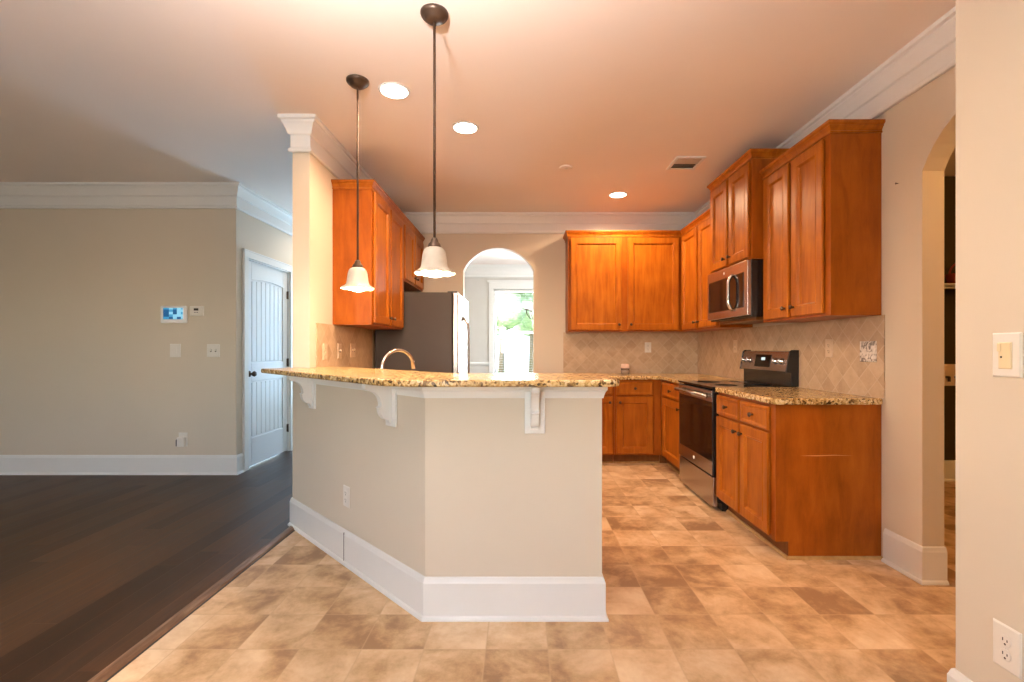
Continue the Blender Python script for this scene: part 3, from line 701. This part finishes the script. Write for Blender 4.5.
# faucet on the lower counter
t = thing('faucet', 'chrome gooseneck faucet behind the bar', 'faucet', (-.975, 3.335, .9355), PI / 4)
MB().lathe([(.028, 0), (.028, .008), (.020, .02), (.016, .06), (.015, .07)], (0, 0, 0), 20).build('base', CHROME, t)
R = .128
pts = [(0, 0, .05), (0, 0, .11), (0, 0, .148)] + [(R - R * math.cos(PI * i / 16), 0, .148 + R * math.sin(PI * i / 16)) for i in range(1, 15)] + [(2 * R - .002, 0, .138)]
MB().tube(pts, [.012] * (len(pts) - 2) + [.013, .015], 12).build('spout', CHROME, t)
MB().tube([(0, -.015, .045), (0, -.055, .06), (-.01, -.10, .09)], .006, 8).build('handle', CHROME, t)

# candle jar
t = thing('candle_jar', 'small lidded glass candle jar on the back countertop', 'candle', (1.175, 5.36, .9352))
MB().lathe([(.045, 0), (.048, .006), (.048, .050), (.044, .056), (.041, .056), (.044, .049), (.044, .008), (0, .008)], (0, 0, 0), 24).build('jar', JAR, t)
MB().lathe([(.0435, .0082), (.0435, .036), (0, .036)], (0, 0, 0), 24).build('wax', WAX, t)
MB().lathe([(.047, .0562), (.049, .058), (.049, .066), (.046, .068), (0, .068)], (0, 0, 0), 24).build('band', BRONZE, t)
MB().lathe([(.046, .0682), (.047, .070), (.046, .108), (.040, .116), (0, .118)], (0, 0, 0), 24).build('lid', plain('pale_pink_lid', (.66, .48, .42, 1), .35), t)

# ------------------------------------------------------------------ lights
def lamp(name, kind, loc, energy, color, parent, size=.05, **kw):
    d = bpy.data.lights.new(name, kind); d.energy = energy; d.color = color
    if kind == 'POINT': d.shadow_soft_size = size
    if kind == 'SPOT': d.shadow_soft_size = size; d.spot_size = kw.get('cone', 2.4); d.spot_blend = kw.get('blend', .6)
    o = bpy.data.objects.new(name, d); COL.objects.link(o); o.location = loc; o.parent = parent; return o
WARM = (1.0, .66, .39); PWARM = (1.0, .73, .50)
def pendant(label, X, Y):
    t = thing('pendant_light', label, 'pendant lamp', (X, Y, CH), 0, 'bell shaded pendants over the bar')
    MB().lathe([(.066, -.0005), (.066, -.010), (.060, -.020), (.048, -.024), (.044, -.034), (.030, -.040), (.010, -.044), (0, -.044)], (0, 0, 0), 30).build('canopy', BRONZE, t)
    zt = 1.704 - CH; zb = 1.578 - CH
    MB().tube([(0, 0, -.04), (0, 0, zt + .03)], .0062, 10).build('rod', RODM, t)
    MB().lathe([(.0, zt + .045), (.012, zt + .045), (.017, zt + .034), (.020, zt + .024), (.028, zt + .016), (.032, zt + .004), (.032, zt - .002), (.0, zt - .002)], (0, 0, 0), 24).build('cap', BRONZE, t)
    pr = [(.030, zt), (.042, zt - .006), (.051, zt - .018), (.056, zt - .036), (.059, zt - .060), (.062, zt - .082), (.066, zt - .098), (.077, zt - .110), (.090, zt - .118), (.0955, zt - .121), (.0955, zt - .126)]
    def mod(j, a, r, h):
        f = max(0, (j - 6) / 3.0); return (r * (1 + .015 * f * math.cos(10 * a)), h + .0015 * f * math.cos(10 * a))
    m = MB(); k = len(pr); seg = 64; vs = []; fs = []
    for i in range(seg):
        a = 2 * PI * i / seg
        for j, (r, h) in enumerate(pr):
            rr, hh = mod(j, a, r, h); vs.append((rr * math.cos(a), rr * math.sin(a), hh))
    for i in range(seg):
        for j in range(k - 1): fs.append((i * k + j, ((i + 1) % seg) * k + j, ((i + 1) % seg) * k + j + 1, i * k + j + 1))
    m.add(vs, fs, True); o = m.build('shade', SHADE, t)
    so = o.modifiers.new('solid', 'SOLIDIFY'); so.thickness = .003
    MB().lathe([(0, zb - .018), (.026, zb - .014), (.044, zb - .002), (.048, zb + .012), (.040, zb + .035), (.022, zb + .065), (.014, zb + .09), (0, zb + .095)], (0, 0, 0), 20).build('bulb', BULB, t)
    lamp('pendant_glow', 'POINT', (0, 0, zb - .045), 16, PWARM, t, .03)
pendant('nearer and larger pendant with frosted bell shade over the bar front', -.412, 2.262)
pendant('farther pendant with frosted bell shade over the angled bar', -.973, 2.83)
def can(label, X, Y, power, col=WARM):
    t = thing('recessed_light', label, 'ceiling light', (X, Y, CH), 0, 'recessed ceiling lights')
    MB().lathe([(.083, -.0005), (.096, -.0005), (.094, -.006), (.087, -.009), (.083, -.006)], (0, 0, 0), 36).build('trim_ring', WHITE, t)
    MB().lathe([(.0, -.0075), (.082, -.0075), (.083, -.001), (0, -.001)], (0, 0, 0), 36).build('lens', LENS, t)
    lamp('can_light', 'SPOT', (0, 0, -.03), power, col, t, .06, cone=2.9, blend=.5)
can('recessed ceiling light beside the farther pendant', -.784, 2.94, 58)
can('recessed ceiling light right of the nearer pendant rod', -.402, 3.43, 68)
can('recessed ceiling light above the back wall cabinets', 1.005, 4.92, 92)
can('added recessed ceiling light hidden in the hall behind the column', -2.15, 6.1, 30, (1, .80, .60))  # added unseen lamp, warms the hall wall
can('added recessed ceiling light out of view above the camera', -.95, 1.05, 12, (1, .90, .82))  # added unseen lamp, brightens the floor before the bar

# added hanging uplight, out of view above the camera, to brighten the ceiling
t = thing('added_bowl_uplight', 'white bowl uplight added out of view above the camera', 'pendant lamp', (-.55, .80, CH))
MB().lathe([(.07, -.0005), (.07, -.02), (.03, -.035), (0, -.035)], (0, 0, 0), 24).build('canopy', BRONZE, t)
MB().tube([(0, 0, -.03), (0, 0, -.60)], .008, 8).build('rod', RODM, t)
MB().lathe([(.02, -.60), (.12, -.59), (.20, -.54), (.235, -.48), (.228, -.48), (.195, -.535), (.12, -.582), (.02, -.592)], (0, 0, 0), 36).build('bowl', WHITE, t)
lamp('added_bowl_fill', 'POINT', (0, 0, -.53), 250, (1.0, .93, .90), t, .06)

# ceiling vent and small cover plate
t = thing('ceiling_vent', 'white rectangular air vent in the ceiling before the microwave', 'vent', (1.415, 4.08, CH))
m = MB(); m.box(-.125, .125, -.14, -.115, -.012, -.0005); m.box(-.125, .125, .115, .14, -.012, -.0005); m.box(-.125, -.10, -.115, .115, -.012, -.0005); m.box(.10, .125, -.115, .115, -.012, -.0005)
m.build('frame', WHITE, t, .003)
MB().box(-.099, .099, -.114, .114, -.002, -.0005).build('duct', SLOT, t)
m = MB()
for i in range(8):
    y = -.10 + .0285 * i; q = -1 if y < .01 else 1; m.prism([(y - q * .012, -.011), (y - q * .011, -.0118), (y + q * .013, -.0030), (y + q * .012, -.0024)], -.099, .099, 'x')
m.build('louvres', plain('beige_louvre', (.60, .52, .44, 1), .5), t)
t = thing('smoke_detector', 'tiny ceiling cover plate above the arch', 'ceiling plate', (.395, 4.18, CH))
MB().lathe([(.058, -.0005), (.058, -.006), (.05, -.010), (0, -.011)], (0, 0, 0), 28).build('cover', CEIL, t)
MB().lathe([(.0, -.0135), (.012, -.0135), (.014, -.0108), (0, -.0108)], (0, 0, 0), 14).build('button', PLATE, t)

# ------------------------------------------------------------------ plates, switches, outlets (local: front -y, centre at origin)
def plate_parts(t, wd, ht, kind, gang=1, mat=None, dev=None):
    mat = mat or PLATE; dev = dev or PLATE
    MB().panel(-wd / 2, wd / 2, -ht / 2, ht / 2, [(0, -.003), (.004, -.006)], -.0004).build('plate', mat, t)
    for g in range(gang):
        cx = (g - (gang - 1) / 2) * .046
        if kind == 'outlet':
            for zz in (-.02, .02):
                r = MB().lathe([(.0165, 0), (.0165, .0015), (.014, .0022), (0, .0022)], (cx, -.0061, zz), 20, 'y').build('socket', dev, t)
                MB().box(cx - .0075, cx - .005, -.0090, -.0084, zz - .001, zz + .008).box(cx + .005, cx + .0075, -.0090, -.0084, zz - .001, zz + .006).lathe([(.003, .0085), (.003, .009), (0, .009)], (cx, 0, zz - .009), 8, 'y').build('slots', SLOT, r)
            MB().lathe([(.003, 0), (.003, .001), (0, .001)], (cx, -.0061, 0), 8, 'y').build('screw', mat, t)
        elif kind == 'toggle':
            MB().box(cx - .005, cx + .005, -.016, -.0061, -.004, .012).build('toggle', dev, t, .001)
            MB().box(cx - .007, cx + .007, -.0068, -.0061, -.013, .013).build('slot', SLOT, t)
        elif kind == 'rocker':
            MB().panel(cx - .0165, cx + .0165, -.033, .033, [(0, -.0075), (.002, -.0085)], -.0061).build('rocker', dev, t)
RX = R90
def wallplate(name, label, cat, loc, rz, wd, ht, kind, gang=1, mat=None, dev=None, group=None):
    t = thing(name, label, cat, loc, rz, group); plate_parts(t, wd, ht, kind, gang, mat, dev); return t
# living room wall (front -y)
t = thing('security_keypad', 'white alarm keypad with lit blue screen on living room wall', 'keypad', (-3.365, YLIV, 1.555))
MB().box(-.128, .128, -.026, -.0004, -.084, .084).build('case', plain('bright_plastic', (.88, .88, .88, 1), .3), t, .014, seg=4)
MB().box(-.095, .095, -.0285, -.0262, -.048, .062).build('screen', SCREEN, t)
t = thing('thermostat', 'small white thermostat right of the alarm keypad', 'thermostat', (-3.145, YLIV, 1.588))
MB().panel(-.066, .066, -.048, .048, [(0, -.016), (.006, -.022)], -.0004).build('case', PLATE, t, .004)
MB().box(-.022, .022, -.0235, -.0222, .004, .026).build('display', SLOT, t)
MB().box(-.018, -.004, -.0235, -.0222, -.016, -.010).box(.004, .018, -.0235, -.0222, -.016, -.010).build('button', DGREY, t)
wallplate('light_switch', 'white rocker switch below the alarm keypad', 'switch', (-3.36, YLIV, 1.205), 0, .105, .130, 'rocker')
wallplate('light_switch', 'double toggle switch plate near the living room corner', 'switch', (-2.99, YLIV, 1.205), 0, .125, .125, 'toggle', 2)
t = wallplate('wall_outlet', 'living room wall outlet behind a white plug-in device', 'outlet', (-3.285, YLIV, .34), 0, .085, .135, 'outlet')
t = thing('plug_in_device', 'white plug-in device in the living room outlet', 'plug', (-3.285, YLIV - .0095, .325))
MB().panel(-.034, .034, -.048, .042, [(0, -.030), (.006, -.038)], -.001).build('case', PLATE, t, .004)
MB().box(-.05, -.035, -.026, -.004, -.045, .02).build('side_clip', DGREY, t, .003)
# angled bar wall
x, y, _ = on_bar(.79, 0)
wallplate('wall_outlet', 'white outlet low on the angled bar wall', 'outlet', (x, y, .380), -PI / 4, .075, .118, 'outlet')
# near right wall
wallplate('dimmer_switch', 'ivory dimmer in a white plate on the nearest right wall', 'switch', (XN, 1.366, 1.203), RX, .082, .128, 'none')
t = bpy.data.objects['dimmer_switch']
r = MB().panel(-.018, .018, -.040, .036, [(0, -.009), (.002, -.011)], -.0061).build('rocker', IVORY, t)
MB().box(-.0185, -.008, -.0135, -.0112, .010, .034).build('slider', IVORY, t, .001)
MB().lathe([(.003, 0), (.003, .001), (0, .001)], (-.008, -.0112, -.006), 10, 'y').build('indicator', SLOT, t)
wallplate('wall_outlet', 'ivory outlet low on the nearest right wall', 'outlet', (XN, 1.366, .360), RX, .080, .128, 'outlet')
# right backsplash
wallplate('ornate_switch_plate', 'pewter relief switch plate on the right backsplash near the wall end', 'switch', (XR - .008, 2.855, 1.205), RX, .135, .125, 'none', mat=ORN)
wallplate('wall_outlet', 'beige outlet right of the range on the backsplash', 'outlet', (XR - .008, 3.215, 1.225), RX, .078, .122, 'outlet', mat=BEIGE, dev=BEIGE)
wallplate('wall_outlet', 'beige outlet on the right backsplash left of the range', 'outlet', (XR - .008, 4.62, 1.245), RX, .078, .122, 'outlet', mat=BEIGE, dev=BEIGE)
wallplate('wall_outlet', 'white outlet on the back wall under the cabinets', 'outlet', (1.50, YB - .008, 1.238), 0, .075, .120, 'outlet')
t = thing('nail', 'tiny dark nail in the beige wall above the cabinet end', 'nail', (XR, 2.64, 2.14), RX)
MB().lathe([(.002, 0), (.002, .012), (.005, .0125), (.005, .014), (0, .0145)], (0, 0, 0), 10, 'y').build('shank', BRONZE, t)
# left backsplash
wallplate('wall_outlet', 'outlet nearest the column on the left backsplash', 'outlet', (XL + .008, 3.535, 1.20), PI / 2, .078, .122, 'outlet', mat=BEIGE, dev=BEIGE)
wallplate('light_switch', 'middle one of three plates on the left backsplash', 'switch', (XL + .008, 3.82, 1.205), PI / 2, .078, .122, 'toggle', mat=BEIGE, dev=BEIGE)
wallplate('light_switch', 'plate nearest the refrigerator on the left backsplash', 'switch', (XL + .008, 4.12, 1.21), PI / 2, .12, .122, 'toggle', 2, mat=BEIGE, dev=BEIGE)
# ------------------------------------------------------------------ laundry room glimpse
t = thing('wire_shelf', 'wire shelf on the dark laundry wall through the right arch', 'shelf', (4.0, 4.395, 1.78))
m = MB(); m.tube([(-.5, -.30, 0), (.9, -.30, 0)], .006, 6); m.tube([(-.5, -.30, -.03), (.9, -.30, -.03)], .005, 6); m.tube([(-.5, -.01, 0), (.9, -.01, 0)], .006, 6)
for i in range(29): m.tube([(-.5 + .05 * i, -.30, 0), (-.5 + .05 * i, -.01, 0)], .003, 6)
m.build('rack', WHITE, t)
for xx in (-.4, .8): MB().tube([(xx, -.29, -.005), (xx, -.006, -.25)], .006, 6).build('brace', WHITE, t)
t = thing('basket', 'reddish basket with hoop handle on the laundry shelf', 'basket', (3.93, 4.24, 1.789))
MB().lathe([(.09, 0), (.11, .10), (.105, .10), (.085, .006), (0, .006)], (0, 0, 0), 20).build('bowl', REDCLOTH, t)
MB().tube([(-.105 * math.cos(PI * i / 12), 0, .095 + .11 * math.sin(PI * i / 12)) for i in range(13)], .008, 8).build('handle', REDCLOTH, t)
t = thing('washer_box', 'recessed washer hookup box on the laundry wall', 'wall box', (3.98, 4.40, .98))
MB().panel(-.12, .12, -.10, .10, [(0, -.006), (.015, -.006), (.018, -.002)], -.0004).build('box', BEIGE, t)
MB().tube([(-.04, -.002, -.02), (-.04, -.03, -.02), (-.04, -.03, -.06)], .012, 8).build('valve', BRONZE, t)
MB().tube([(.04, -.002, -.02), (.04, -.03, -.02), (.04, -.03, -.06)], .012, 8).build('valve', BRONZE, t)
t = thing('flush_light', 'frosted flush ceiling light in the laundry room', 'ceiling light', (3.55, 1.30, CH))
MB().lathe([(.14, -.0005), (.14, -.02), (.12, -.025)], (0, 0, 0), 28).build('base', BRONZE, t)
MB().lathe([(.13, -.0255), (.11, -.06), (.06, -.085), (0, -.09)], (0, 0, 0), 28).build('shade', mat_emit('laundry_lamp', (1, .66, .3, 1), 1.5), t)
lamp('laundry_bulb', 'POINT', (0, 0, -.16), 80, (1.0, .50, .15), t, .06)

# ------------------------------------------------------------------ dining room chandelier and outdoors
t = thing('chandelier', 'dark bronze chandelier with glowing shades in the dining room', 'chandelier', (.345, 7.3, CH - .11))
MB().lathe([(.06, .1095), (.06, .09), (.03, .075), (0, .075)], (0, 0, 0), 20).build('canopy', BRONZE, t)
MB().tube([(0, 0, .08), (0, 0, -.72)], .006, 8).build('chain', BRONZE, t)
MB().lathe([(0, -.70), (.02, -.71), (.03, -.78), (.018, -.86), (.035, -.95), (.02, -1.02), (0, -1.05)], (0, 0, 0), 16).build('stem', BRONZE, t)
for i in range(6):
    a = PI + 2 * PI * i / 6 + .25; c, s = math.cos(a), math.sin(a)
    ar = MB(); ar.tube([(c * r, s * r, z) for r, z in ((.02, -.93), (.08, -1.02), (.15, -1.05), (.22, -1.02), (.265, -.95), (.27, -.90))], .007, 8)
    ar.lathe([(0, -.905), (.03, -.90), (.034, -.885), (.012, -.88), (0, -.88)], (c * .27, s * .27, 0), 12)
    ao = ar.build('arm', BRONZE, t)
    MB().lathe([(.022, -.879), (.045, -.86), (.055, -.81), (.065, -.77), (.062, -.77), (.05, -.81), (.04, -.855), (0, -.87)], (c * .27, s * .27, 0), 16).build('shade', CHSH, ao)
struct(tag(MB().box(-30, 30, YD + .2, 60, -.5, -.25).build('ground', GRASS), 'lawn outside the dining window', 'lawn'))
struct(tag(MB().box(-9, 9, 15.0, 18.5, -.25, -.235).build('driveway', CONC), 'pale driveway outside the window', 'driveway'))
def tree(label, X, Y, ht, r):
    t = thing('tree', label, 'tree', (X, Y, -.25), 0, 'trees outside the dining window')
    MB().tube([(0, 0, 0), (.03, 0, ht * .3), (0, .05, ht * .6)], [.16, .12, .07], 10).build('trunk', BARK, t)
    m = MB()
    for i in range(16):
        a = random.uniform(0, 2 * PI); rr = random.uniform(.1, .75) * r; zz = ht * random.uniform(.42, .95); br = random.uniform(.35, .6) * r
        prof = [(br * math.sin(PI * j / 8), -br * math.cos(PI * j / 8)) for j in range(9)]
        ph = random.uniform(0, 6)
        m.lathe(prof, (rr * math.cos(a), rr * math.sin(a), zz), 14, mod=lambda j, t_, r_, h_: (r_ * (1 + .18 * math.sin(3 * t_ + ph + j * 1.7)), h_ * (1 + .1 * math.sin(2 * t_ + j))))
    m.build('crown', LEAF, t)
tree('leafy tree left in the dining window view', -1.0, 24, 6.5, 1.8)
tree('leafy tree at the centre of the dining window view', .6, 28, 7.5, 2.2)
tree('leafy tree right in the dining window view', 2.4, 23, 5.5, 1.7)

t = thing('house', 'pale blue grey neighbouring house beyond the lawn', 'house', (0.5, 40, -.25))
SID = plain('pale_siding', (.30, .36, .44, 1), .8)
MB().box(-7, 7, 0, 8, 0, 3.0).build('wall', SID, t)
MB().prism([(-.5, 2.95), (4, 5.4), (8.5, 2.95)], -7.5, 7.5, 'x').build('roof', plain('grey_shingles', (.33, .33, .36, 1), .9), t)
for x in (-4.5, -1.2, 1.6, 4.6):
    f = MB().panel(x - .5, x + .5, .9, 2.4, [(0, -.05), (.08, -.05), (.09, -.02)], -.001).build('window', WHITE, t)
    MB().box(x - .4, x + .4, -.03, -.021, 1.0, 2.3).build('pane', plain('house_pane', (.16, .20, .26, 1), .2), f)
